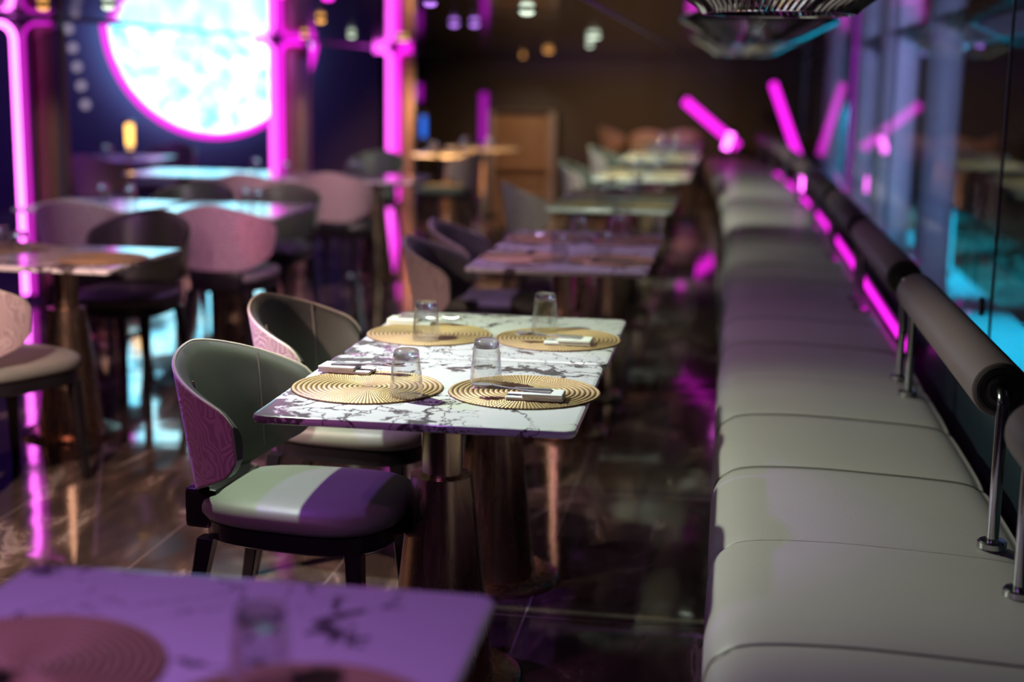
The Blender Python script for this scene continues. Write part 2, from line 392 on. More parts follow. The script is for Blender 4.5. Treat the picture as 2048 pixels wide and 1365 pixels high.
# ------------------------------------------------------------------ outside the window
struct('ground', mbox(.87, 12, -1.5, 40, -.14, -.06), 'grass')
struct('pavement', mbox(.86, 1.80, -1.5, 30, -.06, 0), 'pave')
o = bpy.data.objects['pavement']; o['kind'] = 'structure'; bpy.data.objects['ground']['kind'] = 'structure'
bm = bmesh.new()
rnd = random.Random(3)
for i in range(2600):
    y = rnd.uniform(3.5, 15); x = rnd.uniform(1.86, 2.9+max(0, (y-8)*.1)); z = rnd.uniform(-.06, .10)*1
    a = rnd.uniform(0, 2*PI); s = rnd.uniform(.015, .05); tl = rnd.uniform(-.6, .9)
    d = Vector((math.cos(a), math.sin(a), tl)); e = Vector((-math.sin(a), math.cos(a), 0))
    c = Vector((x, y, z+.04)); v = [bm.verts.new(q) for q in (c-d*s, c+e*s*.35, c+d*s, c-e*s*.35)]; bm.faces.new(v)
tag(obj('ground_cover', bm, 'grass', smooth=False), 'low leafy ground cover lit cyan outside the window beside the pale paving', 'plants', kind='stuff')
def column(x, y, r, label):
    t = thing('column', label, 'column', (x, y, 0), 0, 'round columns outside the window')
    obj('shaft', mlathe([(r, 0), (r, 3.2)], 36), 'outcol', t)
    obj('plinth', mlathe([(r*1.12, 0), (r*1.12, .05), (r, .07)], 36), 'outcol', t)
column(1.38, 12.6, .165, 'thickest pale round column standing outside behind the window glass')
column(1.40, 10.1, .122, 'pale round column outside the window nearest the camera, right of the thickest one')
column(1.18, 17.0, .135, 'far pale round column outside, left one of the distant pair')
column(1.45, 16.2, .125, 'far pale round column outside, right one of the distant pair')
struct('trim_4', mbox(1.60, 1.76, 3, 30, 1.73, 1.86), 'outcol')
t = thing('bollard_light', 'glowing cyan square bollard light on the paving outside the window', 'light', (1.60, 11.3, 0))
obj('lamp_body', mbox(-.11, .11, -.11, .11, .03, .46, bev=.01), 'cyan_glow', t)
obj('cap', mbox(-.12, .12, -.12, .12, .46, .49, bev=.006), 'outcol', t)
obj('foot', mbox(-.12, .12, -.12, .12, 0, .03, bev=.006), 'outcol', t)
t = thing('neon_tube', 'thin added magenta glow tube imitating a window reflection between the two far outdoor columns', 'neon light', (1.22, 15.2, 0))  # added glow tube, imitates a magenta reflection in the glass
obj('glow_tube', mtube([(0, 0, .35), (0, 0, 1.9)], .018), 'neon_dim', t); obj('socket', mlathe([(.04, 0), (.04, .05), (.02, .06), (.02, .35)], 12), 'fixture', t)

# ------------------------------------------------------------------ chair
def chair_proto():
    t = thing('dining_chair', '', 'chair')
    TM = math.radians(79)
    def zr(a):
        return .45+.105*abs(a)**1.6, .80-.115*abs(a)**1.5
    def pt(th, z, off):
        c, s = math.cos(th), math.sin(th); n = 2.35
        k = (abs(c)**n+abs(s)**n)**(-1/n)
        sc = .84+.22*max(0, min(1, (z-.45)/.34))
        return Vector((-c*k*(.232*sc+off)-.0, s*k*(.238*sc+off), z))
    NU, NV = 49, 26
    def surf(off, roll=0):
        rows = []
        for i in range(NU):
            a = -1+2*i/(NU-1); th = a*TM; z0, z1 = zr(a)
            k = max(0, (abs(a)-.86)/.14); f = (1-k**3)**(1/3) if k < 1 else 0
            f = max(f, .62); mid = z0*.46+z1*.54
            z0 = mid-(mid-z0)*f; z1 = mid+(z1-mid)*f
            e = [max(0, 1-(1-j/NV)*(z1-z0)/.030) for j in range(NV+1)]
            rows.append([pt(th, z0+(z1-z0)*j/NV, off+roll*(1-math.sqrt(max(0, 1-e[j]**2)))) for j in range(NV+1)])
        return rows
    def shell(offi, offo, mid_puff=0):
        bm = bmesh.new(); A = surf(offi, .018 if mid_puff else 0); B = surf(offo); rows = []
        for a, b in zip(A, B):
            if mid_puff:
                m_ = len(a)-1
                a = [p + (q-p).normalized()*(-mid_puff*math.sin(PI*j/m_)) for j, (p, q) in enumerate(zip(a, b))]
            rows.append(a + b[::-1])
        grid(bm, rows, True, True); return bm
    obj('backrest', shell(0, .024, .006), 'leather', t)
    obj('back_cover', shell(.0245, .031), 'fabric', t)['label'] = 'patterned pinkish fabric outer shell'
    A = surf(.0265)
    loop = [r[-1]+Vector((0, 0, .001)) for r in A] + [p for p in A[-1][::-1][1:]] + [r[0] for r in A[::-1]][1:] + [p for p in A[0][1:-1]]
    obj('piping', mtube(loop, .0038, 6, closed=True), 'piping', t)
    for sgn in (-1, 1):
        th = sgn*math.radians(45); a = sgn*45/79; z0, z1 = zr(a)
        obj('seam', mtube([pt(th, z0+.02+(z1-z0-.025)*j/10, -.0065*math.sin(PI*(.05+.9*j/10))) for j in range(11)], .0022, 5), 'seam', t)
    # seat pad: rounded block with a domed top
    def outline(ax, ay, n=40, cx=.035):
        out = []
        for i in range(n):
            a = 2*PI*i/n; c, s = math.cos(a), math.sin(a); k = (abs(c)**3.2+abs(s)**3.2)**(-1/3.2)
            wy = ay*(1+.07*c)
            out.append((cx+c*k*ax, s*k*wy))
        return out
    bm = bmesh.new(); rows = []
    for sc, z in ((.90, .405), (.965, .409), (1.0, .420), (1.0, .435), (.975, .449), (.92, .459), (.80, .466), (.6, .4705), (.35, .473), (.1, .474)):
        rows.append([(x if sc == 1 else .035+(x-.035)*sc, y*sc, z) for x, y in outline(.245, .212)])
    grid(bm, rows, True, True); obj('seat', bm, 'seat_leather', t, angle=60)
    bm = bmesh.new()
    rows = [[(.035+(x-.035)*sc, y*sc, z) for x, y in outline(.232, .200)] for sc, z in ((.97, .360), (1, .365), (1, .404), (.95, .406))]
    grid(bm, rows, True, True); obj('seat_frame', bm, 'black_wood', t)
    bm = bmesh.new()
    box(bm, -.235, -.15, -.13, .13, .375, .475, bev=.012); obj('back_support', bm, 'black_wood', t)
    def leg(x0, y0, x1, y1):
        bm = bmesh.new(); rows = []
        for z, r in ((0, .011), (.02, .012), (.2, .0155), (.365, .021)):
            k = z/.365; cx, cy = x1+(x0-x1)*k, y1+(y0-y1)*k
            rows.append([(cx+a*r, cy+b*r, z) for a, b in ((1, .8), (.8, 1), (-.8, 1), (-1, .8), (-1, -.8), (-.8, -1), (.8, -1), (1, -.8))])
        grid(bm, rows, True, True); return bm
    for sy in (-1, 1):
        obj('leg', leg(.205, sy*.165, .23, sy*.185), 'black_wood', t)
        obj('leg', leg(-.165, sy*.150, -.235, sy*.172), 'black_wood', t)
    return t
chair = Maker(chair_proto)

# ------------------------------------------------------------------ tables
TZ = .72
def table_proto():
    t = thing('dining_table', '', 'table')
    bm = bmesh.new(); slab(bm, .352, .352, .03, .699, TZ, .009); obj('tabletop', bm, 'marble', t)
    b = obj('base', mlathe([(.195, 0), (.195, .012), (.188, .016), (.13, .018)], 56), 'brass', t)
    obj('pedestal', mlathe([(.128, .018), (.074, .505), (.074, .512), (.052, .513)], 56), 'brass', t)
    obj('post', mlathe([(.050, .513), (.047, .683)], 40), 'brass', t)
    bm = bmesh.new(); slab(bm, .16, .16, .02, .683, .698, .003); obj('mounting_plate', bm, 'fixture', t)
    return t
table = Maker(table_proto)
def mat_proto():
    R = .178; prof = [(0.002, .0005)]; n = 15
    for k in range(n):
        r0 = R*k/n; r1 = R*(k+1)/n
        for q in range(1, 7):
            u = q/6; prof.append((r0+(r1-r0)*u, .0012+.0044*math.sin(PI*u)**.7))
    prof[0] = (.001, .004); prof.append((R-.0005, .0006))
    bm = bmesh.new(); lathe(bm, prof, 96)
    return tag(obj('placemat', bm, 'mat', angle=180), '', 'placemat')
placemat = Maker(mat_proto)
def glass_proto():
    t = thing('tumbler', '', 'glass')
    # upside down: rim on the mat, thick base on top
    bm = bmesh.new()
    o = [(.0385, 0), (.0378, .02), (.0358, .05), (.0325, .08), (.0300, .094)]
    i = [(.0280, .090), (.0300, .078), (.0335, .05), (.0356, .02), (.0365, 0)]
    lathe(bm, o+i+[o[0]], 40, cap=False); obj('bowl', bm, 'tumbler', t, angle=80)
    obj('thick_base', mlathe([(.0270, .087), (.0285, .092), (.0298, .0945), (.0290, .102), (.0265, .107), (.020, .1085), (.008, .1065), (.001, .106)], 40), 'glass', t, angle=80)
    return t
tumbler = Maker(glass_proto)
def napkin_proto():
    t = thing('folded_napkin', '', 'napkin')
    bm = bmesh.new(); slab(bm, .066, .030, .004, 0, .007, .002); obj('folded_paper', bm, 'napkin', t)
    bm = bmesh.new(); slab(bm, .046, .0325, .003, .0072, .0165, .003)
    for v in bm.verts: v.co.x -= .018
    obj('sleeve', bm, 'napkin', t)
    bm = bmesh.new()
    for k, (a, l) in enumerate(((0, .011), (1.1, .008), (2.0, .012), (3.3, .009), (4.3, .011), (5.3, .007))):
        c = Vector((-.026, 0, .0170)); p = [c+Vector((math.cos(a+q*.12)*l*(q/4), math.sin(a+q*.12)*l*(q/4)*.8, 0)) for q in range(5)]
        tube(bm, p, .0011, 5, taper=[.5, 1, 1.3, 1, .4])
    obj('blue_print', bm, 'print', t)['label'] = 'small pale blue splash mark'
    return t
napkin = Maker(napkin_proto)
def strip(bm, secs, th=.0016):
    """secs: (x, halfwidth, z) along a piece of cutlery"""
    rows = [[(x, -w_, z), (x, 0, z-.0004), (x, w_, z), (x, w_*.9, z+th), (x, 0, z+th), (x, -w_*.9, z+th)] for x, w_, z in secs]
    grid(bm, rows, True, True); return bm
def fork_proto():
    t = thing('fork', '', 'fork')
    obj('handle', strip(bmesh.new(), [(0, .008, 0), (.05, .0065, .001), (.10, .0035, .005), (.125, .0045, .008), (.138, .0115, .008)]), 'steel', t)
    bm = bmesh.new()
    for k in range(4):
        y = -.0093+.0062*k
        tube(bm, [(.136, y, .009), (.150, y, .006), (.168, y, .006), (.182, y*.95, .010)], .0016, 6, taper=[1, 1, 1, .5])
    obj('tines', bm, 'steel', t)
    return t
def spoon_proto():
    t = thing('spoon', '', 'spoon')
    obj('handle', strip(bmesh.new(), [(0, .008, 0), (.05, .0065, .001), (.10, .0035, .005), (.136, .0038, .009)]), 'steel', t)
    bm = bmesh.new(); rows = []
    for z_off in (0, 1):
        for i in range(7):
            s = 1-i/6.5 if z_off == 0 else (i+.5)/6.5
            rows.append([(.157+.025*s*math.cos(2*PI*j/24), .0165*s*math.sin(2*PI*j/24)*(1-.12*math.cos(2*PI*j/24)), .003+.0075*s*s+(0 if z_off == 0 else .0014)) for j in range(24)])
    grid(bm, rows, True, True); obj('bowl', bm, 'steel', t, angle=80)
    return t
def knife_proto():
    t = thing('knife', '', 'knife')
    obj('handle', strip(bmesh.new(), [(0, .008, 0), (.05, .0075, .001), (.085, .006, .002)], .004), 'steel', t)
    obj('blade', strip(bmesh.new(), [(.085, .006, .003), (.10, .009, .003), (.15, .0095, .003), (.175, .007, .003), (.185, .001, .003)], .0012), 'steel', t)
    return t
fork, spoon, knife = Maker(fork_proto), Maker(spoon_proto), Maker(knife_proto)

def cutlery(x, y, z, rz, where):
    """rz = direction the cutlery points; the napkin lies under the handles"""
    c, s = math.cos(rz), math.sin(rz)
    napkin.put((x, y, z), rz, 'white folded paper napkin sleeve, '+where, 'folded napkins on the table pair in focus')
    for mk, off, dz, tilt, word, cat in ((fork, .012, .0205, -.14, 'fork', 'forks'), (spoon, 0, .0215, .05, 'spoon', 'spoons'), (knife, -.013, .0195, .16, 'knife', 'knives')):
        px, py = -.035, off
        mk.put((x+px*c-py*s, y+px*s+py*c, z+.0168 if mk is not knife else z+.0166), rz+tilt*.7, 'shiny steel '+word+' in the napkin sleeve, '+where, cat+' on the table pair in focus')

TXC = -.645
def rowtable(yc, label, dx=0): return table.put((TXC+dx, yc, 0), 0, label, 'marble tables along the bench')
MZ = TZ
def cover(yc0, rel, words, full=False):
    """rel: list of (dx, dy) mats and glasses"""

# --- pair in focus
rowtable(3.205, 'sharp white veined marble table with metal cone pedestal, nearer half of the pair in focus')
rowtable(3.925, 'white veined marble table joined behind the nearer one of the pair in focus', .005)
for (x, y, wd) in ((-.816, 3.167, 'front left'), (-.449, 3.195, 'front right'), (-.819, 3.88, 'rear left'), (-.455, 3.885, 'rear right')):
    placemat.put((x, y, MZ), 0, 'round gold braided placemat, %s of the four on the table pair in focus' % wd, 'round gold placemats on the table pair in focus')
for (x, y, wd, dz) in ((-.705, 3.085, 'front left', .005), (-.549, 3.25, 'front right', .0055), (-.808, 3.78, 'rear left', .0055), (-.507, 4.005, 'rear right', .0055)):
    tumbler.put((x, y, MZ+dz), 0, 'upturned clear tumbler, %s of the four on the table pair in focus' % wd, 'upturned tumblers on the table pair in focus')
cutlery(-.905, 3.312, MZ+.0062, math.radians(-4), 'front left setting of the table pair in focus')
cutlery(-.412, 3.115, MZ+.0062, math.radians(180), 'front right setting of the table pair in focus')
cutlery(-.905, 4.020, MZ+.0062, math.radians(-2), 'rear left setting of the table pair in focus')
cutlery(-.415, 3.805, MZ+.0062, math.radians(178), 'rear right setting of the table pair in focus')

# --- blurred table at the bottom of the picture
rowtable(1.54, 'blurred purple lit marble table at the bottom left of the photo', -.005)
placemat.put((-.83, 1.52, MZ), 0, 'blurred round placemat at the left of the purple lit foreground table')
placemat.put((-.455, 1.43, MZ), 0, 'blurred round placemat at the bottom middle on the purple lit foreground table')
tumbler.put((-.86, 1.43, MZ+.0055), 0, 'blurred upturned tumbler in the bottom left corner of the photo')
tumbler.put((-.515, 1.50, MZ+.0055), 0, 'blurred upturned tumbler on the purple lit foreground table, right of the left placemat')

# --- farther pairs
ordn = ['second', 'third', 'fourth', 'fifth', 'sixth', 'seventh']
starts = [5.33, 7.95, 10.40, 12.95, 15.35, 17.55]
for n, y0 in enumerate(starts):
    dx = [0, -.02, 0, 0, -.04, -.14][n]
    od = ordn[n]
    for h, half in enumerate(('near', 'far')):
        if n == 5 and h: continue
        yc = y0+.352+h*.72
        rowtable(yc, 'blurred white marble table, %s half of the %s pair behind the foreground table' % (half, ['', 'third', 'fourth', 'fifth', 'sixth', 'seventh'][n]) if n else 'blurred purple tinted marble table, %s half of pair just behind the focused one' % half, dx)
        if n < 4:
            for s, side in ((-.17, 'left'), (.19, 'right')):
                placemat.put((TXC+dx+s, yc, MZ), 0, 'blurred gold placemat, %s side of %s table in %s pair behind foreground table' % (side, half, od), 'placemats on the farther bench tables')
        for s, side in ((-.06, 'left'), (.10, 'right')):
            gy = yc+(-.1 if s < 0 else .05)
            tumbler.put((TXC+dx+s+(.05 if n == 0 else 0), gy, MZ+(.0055 if n < 4 else 0)), 0, 'blurred upturned tumbler, %s one on %s table of %s pair behind foreground table' % (side, half, od), 'tumblers on the farther bench tables')
# cutlery on the second pair
for h, half in enumerate(('near', 'far')):
    for s, side, rz in ((-.26, 'left', 0), (.24, 'right', PI)):
        yc = 5.33+.352+h*.72+(.1 if s < 0 else -.08)
        x = TXC+s
        for mk, wn, oy in ((fork, 'fork', .014), (spoon, 'spoon', -.004), (knife, 'knife', -.022)):
            mk.put((x-.05*math.cos(rz), yc+oy, MZ+.0065), rz, 'blurred steel %s, %s side of %s table just behind the pair in focus' % (wn, side, half), 'cutlery on the pair behind the one in focus')

# --- chairs along the bench row
G1 = 'barrel chairs along the bench tables'
R = math.radians
chair.put((-1.0, 3.20, 0), R(-5), 'dark leather barrel chair with patterned fabric outer back, nearest at the table in focus', G1)
chair.put((-1.08, 3.96, 0), R(-4), 'dark leather barrel chair behind the nearest one at the table in focus', G1)
chair.put((-1.01, 5.62, 0), R(0), 'blurred barrel chair at the near table of the pair behind the one in focus', G1)
chair.put((-1.06, 6.34, 0), R(0), 'blurred barrel chair at the far table of the pair behind the one in focus', G1)
chair.put((-1.13, 8.85, 0), R(25), 'blurred cream backed barrel chair with a violet highlight at the third bench table pair', G1)
chair.put((-1.06, 11.35, 0), R(-5), 'blurred barrel chair at the left of the fourth bench table pair', G1)
chair.put((-1.08, 13.9, 0), R(-10), 'blurred barrel chair at the left of the fifth bench table pair', G1)
chair.put((-1.50, 19.6, 0), R(30), 'far blurred orange lit barrel chair, leftmost before the dark back wall', G1)
chair.put((-1.05, 18.75, 0), R(90), 'far blurred orange lit barrel chair behind the farthest bench table', G1)
chair.put((-.62, 19.2, 0), R(95), 'far blurred pale barrel chair right of the orange lit one by the back wall', G1)

# ------------------------------------------------------------------ left part of the hall
G2 = 'barrel chairs in the left part of the hall'
for (x, y, lb) in ((-2.585, 5.26, 'marble table at the left edge of the photo with a tall cone pedestal'), (-3.30, 5.26, 'marble table cut by the left photo edge, left of the cone pedestal table')):
    table.put((x, y, 0), R(-1), lb, 'marble tables in the left part of the hall')
chair.put((-2.49, 4.50, 0), R(68), 'pink patterned barrel chair cut by the left edge of the photo', G2)
chair.put((-2.70, 6.15, 0), R(266), 'dark barrel chair facing the camera behind the left marble table', G2)
chair.put((-3.27, 6.98, 0), R(92), 'blurred mauve barrel chair seen from behind next to the near neon pillar', G2)
chair.put((-2.50, 6.92, 0), R(90), 'blurred pink barrel chair seen from behind with blue and red light on its back', G2)
chair.put((-2.64, 8.05, 0), R(262), 'blurred olive barrel chair facing the camera at the right of the second left table row', G2)
chair.put((-3.15, 8.0, 0), R(270), 'blurred olive barrel chair facing the camera behind the second left table row', G2)
chair.put((-3.12, 9.15, 0), R(90), 'blurred dusky pink barrel chair seen from behind at the bluish table row', G2)
chair.put((-2.62, 9.42, 0), R(88), 'blurred large pinkish barrel chair seen from behind at the right of the bluish table row', G2)
chair.put((-4.95, 10.7, 0), R(90), 'blurred violet barrel chair seen from behind right of the near neon pillar', G2)
chair.put((-5.12, 12.5, 0), R(265), 'blurred dark barrel chair with a blue lit rim under the round screen', G2)
chair.put((-3.02, 11.9, 0), R(262), 'blurred pale grey barrel chair facing the camera below the far neon pillar', G2)
chair.put((-2.50, 12.7, 0), R(175), 'blurred barrel chair turned left beside the amber lit round tables', G2)
for x, lb in ((-3.40, 'left half of the table row behind the near neon pillar'), (-2.64, 'right half of the table row behind the near neon pillar')):
    table.put((x, 7.38, 0), 0, 'blurred bright marble table, '+lb, 'marble tables in the left part of the hall')
for x, lb in ((-3.95, 'leftmost'), (-3.23, 'middle'), (-2.51, 'rightmost')):
    table.put((x, 9.98, 0), 0, 'blurred bluish marble table, %s of the row in front of the round screen' % lb, 'marble tables in the left part of the hall')
table.put((-5.1, 11.55, 0), R(5), 'blurred dark marble table with an amber lamp below the round screen', 'marble tables in the left part of the hall')
G3 = 'tumblers on the left tables'
for x, y, lb in ((-2.86, 5.28, 'left one of two on the left edge marble table'), (-2.70, 5.12, 'right one of two on the left edge marble table'),
                 (-3.42, 7.45, 'leftmost on the bright table row behind the near neon pillar'), (-3.22, 7.36, 'second from the left on the bright table row behind the near neon pillar'),
                 (-2.60, 7.45, 'third from the left on the bright table row behind the near neon pillar'), (-2.50, 7.36, 'rightmost on the bright table row behind the near neon pillar'),
                 (-3.42, 10.05, 'on the bluish table row left of the middle neon pillar'), (-3.12, 9.80, 'on the bluish table row below the middle neon pillar'),
                 (-2.72, 10.1, 'left one at the right end of the bluish table row'), (-2.62, 9.95, 'right one at the right end of the bluish table row'),
                 (-5.20, 11.45, 'left one beside the amber lamp'), (-5.02, 11.5, 'right one beside the amber lamp')):
    tumbler.put((x, y, MZ), 0, 'blurred tumbler, '+lb, G3)
for x, y, lb in ((-2.40, 5.2, 'right side of the left edge marble table'), (-2.92, 5.42, 'left side of the left edge marble table')):
    placemat.put((x, y, MZ), 0, 'blurred placemat on the '+lb)
t = thing('table_lamp', 'slim amber glowing lamp on the dark table below the round screen', 'lamp', (-5.13, 11.75, MZ))
obj('stem', mlathe([(.045, 0), (.045, .012), (.015, .02), (.015, .06)], 24), 'fixture', t)
obj('glowing_shade', mlathe([(.02, .06), (.03, .08), (.035, .26), (.02, .28)], 24), 'amber', t)
obj('lamp_cap', mlathe([(.055, .28), (.055, .29), (.02, .31)], 24), 'trim_blue', t)
# two round tables lit amber
def round_table(x, y, r, lb):
    t = thing('round_table', lb, 'table', (x, y, 0), 0, 'round tables in the warm corner')
    obj('tabletop', mlathe([(r-.01, .695), (r, .70), (r, .715), (r-.006, TZ)], 48), 'marble', t)
    obj('pedestal', mlathe([(.19, 0), (.19, .014), (.10, .02), (.05, .5), (.05, .695)], 36), 'brass', t)
round_table(-2.66, 13.35, .34, 'blurred orange lit round table, nearer one right of the far neon pillar')
round_table(-2.55, 14.75, .40, 'blurred yellow lit round table, farther one right of the far neon pillar')
for x, y, lb in ((-2.8, 13.4, 'the nearer amber lit round table'), (-2.72, 14.6, 'the left of the farther amber round table'), (-2.5, 14.85, 'the middle of the farther amber lit round table')):
    tumbler.put((x, y, MZ), 0, 'blurred upturned tumbler on '+lb, G3)

# round screen with a neon rim
t = thing('round_screen', 'huge round bright cyan white screen with a magenta neon rim on the navy wall', 'screen', (0, 0, 0))
def disc_pts(r, off, n=96): return [DC+dn*off+du*r*math.cos(2*PI*i/n)+Vector((0, 0, r*math.sin(2*PI*i/n))) for i in range(n)]
bm = bmesh.new(); grid(bm, [disc_pts(.02, .06), disc_pts(.6, .06), disc_pts(1.21, .06), disc_pts(1.21, -.1)], True, True); obj('panel', bm, 'screen', t, False)
obj('neon_rim', mtube(disc_pts(1.25, .05), .042, 10, closed=True), 'neon', t)

# neon pillars
def pillar(x, y, wd, label, r=.028, hot='neon_hot', sep=.07, r2=.02, side='neon'):
    t = thing('neon_pillar', label, 'pillar', (x, y, 0), 0, 'bronze pillars with magenta neon frames')
    obj('column', mbox(0, wd, 0, wd, 0, CEIL-.001, bev=.006), 'bronze', t)
    obj('edge_trim', mbox(wd, wd+.03, -.012, .012, 0, CEIL-.03, bev=.002), 'trim_blue', t)
    zt = CEIL-.03
    a = [(-.085, -.05, .05)]+[(-.085, -.05, .05+(zt-.15)*k/8) for k in range(1, 9)]
    for k in range(1, 7): an = PI/2*k/6; a.append((-.185+.10*math.cos(an), -.05, zt-.10+.10*math.sin(an)))
    a += [(-.26, -.05, zt)]
    obj('neon_tube', mtube(a, r, 10), hot, t)['label'] = 'bright pinkish white neon tube'
    b = [(-.085+sep, -.05, .05+(zt-.15)*k/8) for k in range(9)]
    x0 = -.085+sep
    for k in range(1, 7): an = PI/2*k/6; b.append((x0+.10-.10*math.cos(an), -.05, zt-.10+.10*math.sin(an)))
    b += [(wd, -.05, zt)]
    obj('neon_tube', mtube(b, r2, 10), side, t)
    obj('mounting_board', mbox(-.14, .01, -.016, .0, .02, CEIL-.002), 'fixture', t)
    return t
pillar(-4.265, 8.35, .155, 'bronze pillar with paired magenta neon tubes at the left, nearest of the three', .018, 'neon_hot', .060, .011, 'neon_soft')
pillar(-4.07, 12.75, .20, 'bronze pillar with paired magenta neon tubes overlapping the round screen', .028, 'neon_bright', .075, .022)
pillar(-3.72, 15.85, .16, 'far narrow pillar with paired magenta neon tubes at the middle left', .032, 'neon_bright', .078, .030)
t = thing('neon_tube', 'magenta neon tube cut by the left edge of the photo', 'neon light', (-5.22, 10.3, 0))
obj('glow_tube', mtube([(0, 0, .05), (0, 0, 1.42), (.03, 0, 1.50), (.10, 0, 1.53)], .022), 'neon', t); obj('backing', mbox(-.03, .10, .03, .06, 0, 1.60), 'bronze', t)

# lamps on the navy wall: two columns of small round lights
k0 = 0
for k in range(5):
    x, z = -6.734+k*.038, 1.858-k*.19
    t = tag(obj('wall_light', mlathe([(.001, -.045), (.03, -.035), (.045, 0), (.03, .035), (.001, .045)], 16), 'bulb'), 'blurred small round light on the navy wall, number counted downwards', 'light', 'small round lights on the navy wall')
    t.location = (x, 14.0, z)
    t['label'] = 'blurred small round lilac light, %s of the left string on the navy wall' % ['topmost', 'second from top', 'middle', 'second from bottom', 'bottom'][k]
    obj('cord', mtube([(0, 0, .045), (-.03, 0, .15)], .004, 5), 'fixture', t)

# far details on the back wall
t = thing('slatted_cabinet', 'blurred warm lit wooden slatted cabinet against the dark back wall', 'cabinet', (-3.19, 22.10, 0))
obj('frame', (lambda b: (box(b, .42, .52, -.2, .2, 0, 0.94), box(b, -.52, .52, -.2, .2, .93, 0.94), box(b, -.52, -.44, -.2, .2, 0, .94), b)[3])(bmesh.new()), 'greywood', t, False)
obj('back_panel', mbox(-.44, .42, .12, .16, 0, .86), 'shelfwood', t, False)
for k in range(5): obj('slat', mbox(-.44, .42, -.16, -.06, .05+k*.165, .15+k*.165, bev=.005), 'shelfwood', t)
def stick(name, label, cat, a, b, r, m):
    a, b = Vector(a), Vector(b); t = thing(name, label, cat, a)
    obj('glow_tube', mtube([(0, 0, 0), (b-a)*.5, b-a], r, 10), m, t)
    d = (b-a).normalized(); e1, e2 = mtube([(0, 0, 0), -d*r*1.5], r*1.25, 10), mtube([b-a, b-a+d*r*1.5], r*1.25, 10)
    obj('end_cap', e1, 'fixture', t); obj('end_cap', e2, 'fixture', t); return t
stick('neon_bar', 'blurred short violet upright light bar on far wall right of far neon pillar', 'neon light', (-4.9, 22.3, 1.05), (-4.9, 22.3, 1.32), .05, 'neon_dim')
stick('neon_bar', 'blurred tall violet magenta upright light bar left of the slatted cabinet', 'neon light', (-3.86, 22.3, .42), (-3.86, 22.3, 1.20), .06, 'neon_dim')
lb_ = stick('light_bar', 'blurred blue upright light bar beside the far neon pillar', 'neon light', (-3.44, 15.9, .76), (-3.44, 15.9, 1.0), .035, 'blue_glow')
obj('stand', mlathe([(.09, -.76), (.09, -.745), (.012, -.74), (.012, -.04)], 20), 'fixture', lb_)
stick('neon_tube', 'blurred magenta neon tube slanting down to the right behind the far end of the bench', 'neon light', (-.60, 18.5, 1.18), (.10, 18.3, .62), .055, 'neon')
stick('neon_tube', 'blurred bright magenta neon tube slanting steeply above the far backrests', 'neon light', (.46, 17.0, 1.40), (.74, 16.0, .62), .045, 'neon')
sc_ = stick('neon_bar', 'blurred short bright neon bar at the far end of the bench', 'neon light', (-.06, 16.9, .66), (.0, 16.9, .84), .040, 'neon_hot')
obj('stand', mtube([(-.01, 0, -.215), (0, 0, -.04)], .012), 'chrome', sc_)
sb = stick('neon_bar', 'blurred small white hot neon bar between the far bench backrests', 'neon light', (.58, 11.95, .56), (.58, 11.95, .69), .024, 'neon_hot')
obj('stand', mtube([(0, 0, -.135), (0, 0, -.03)], .008), 'chrome', sb)

# ------------------------------------------------------------------ bench
def bx(y): return -.0031*max(0, y-8.5)**2
BT = thing('long_bench', 'long cream leather upholstered bench running along the right side under the window', 'bench', (0, 0, 0))
def bench_prof(y, d=0, edge=0):
    """front to back; d lowers the pad at its seams"""
    x0 = bx(y); P = []
    for px, pz in ((.055, .16), (.020, .20), (.000, .28), (-.012, .345), (-.004, .395), (.020, .425), (.060, .443), (.13, .4515), (.26, .454), (.40, .449), (.54, .442), (.63, .434), (.672, .418), (.690, .39), (.690, .16)):
        nrm = 1 if pz > .2 else 0
        P.append((x0+px+(d*.8 if px < .05 and nrm else 0)-(d*.5 if px > .66 and nrm else 0), y, pz-(d if px > .0 and pz > .38 else 0)))
    Q = [Vector(p) for p in P]; out = []
    for i in range(len(Q)-1):
        a, b, c, d_ = Q[max(i-1, 0)], Q[i], Q[i+1], Q[min(i+2, len(Q)-1)]
        for t in (0, .25, .5, .75):
            out.append(.5*((2*b)+(c-a)*t+(2*a-5*b+4*c-d_)*t*t+(3*b-3*c+d_-a)*t**3))
    return out+[Q[-1]]
seams = [1.25+.605*k for k in range(31)]
for k in range(30):
    y0, y1 = seams[k], seams[k+1]; bm = bmesh.new(); rows = []
    fr = [0, .006, .02, .05, .1, .2, .35, .5, .65, .8, .9, .95, .98, .994, 1]
    soft = (k % 3 == 0, k % 3 == 1)   # softer crease on one side of two pads out of three
    for u in fr:
        e = min(u, 1-u)
        d = .0055*math.exp(-(e/.03)**1.0) + .003*math.exp(-(e/.14)**1.2)
        rows.append(bench_prof(y0+.0015+(y1-y0-.003)*u, d))
    grid(bm, rows, False); 
    bm.verts.ensure_lookup_table(); bm.faces.new(bm.verts[:57]); bm.faces.new(bm.verts[-57:])
    obj('seat_pad', bm, 'bench', BT, angle=70)
    if (k % 3) != 0:
        bm = bmesh.new(); tube(bm, [Vector(p)+Vector((0, .0, .0005)) for p in bench_prof(y0, .0055)[8:50]], .0018, 6); obj('seam_piping', bm, 'seam', BT)
bm = bmesh.new(); rows = []
for k in range(40):
    y = 1.2+18.2*k/39; x0 = bx(y); rows.append([(x0+.06, y, 0), (x0+.69, y, 0), (x0+.69, y, .165), (x0+.06, y, .165)])
grid(bm, rows, True, True); obj('plinth', bm, 'bench_base', BT, False)
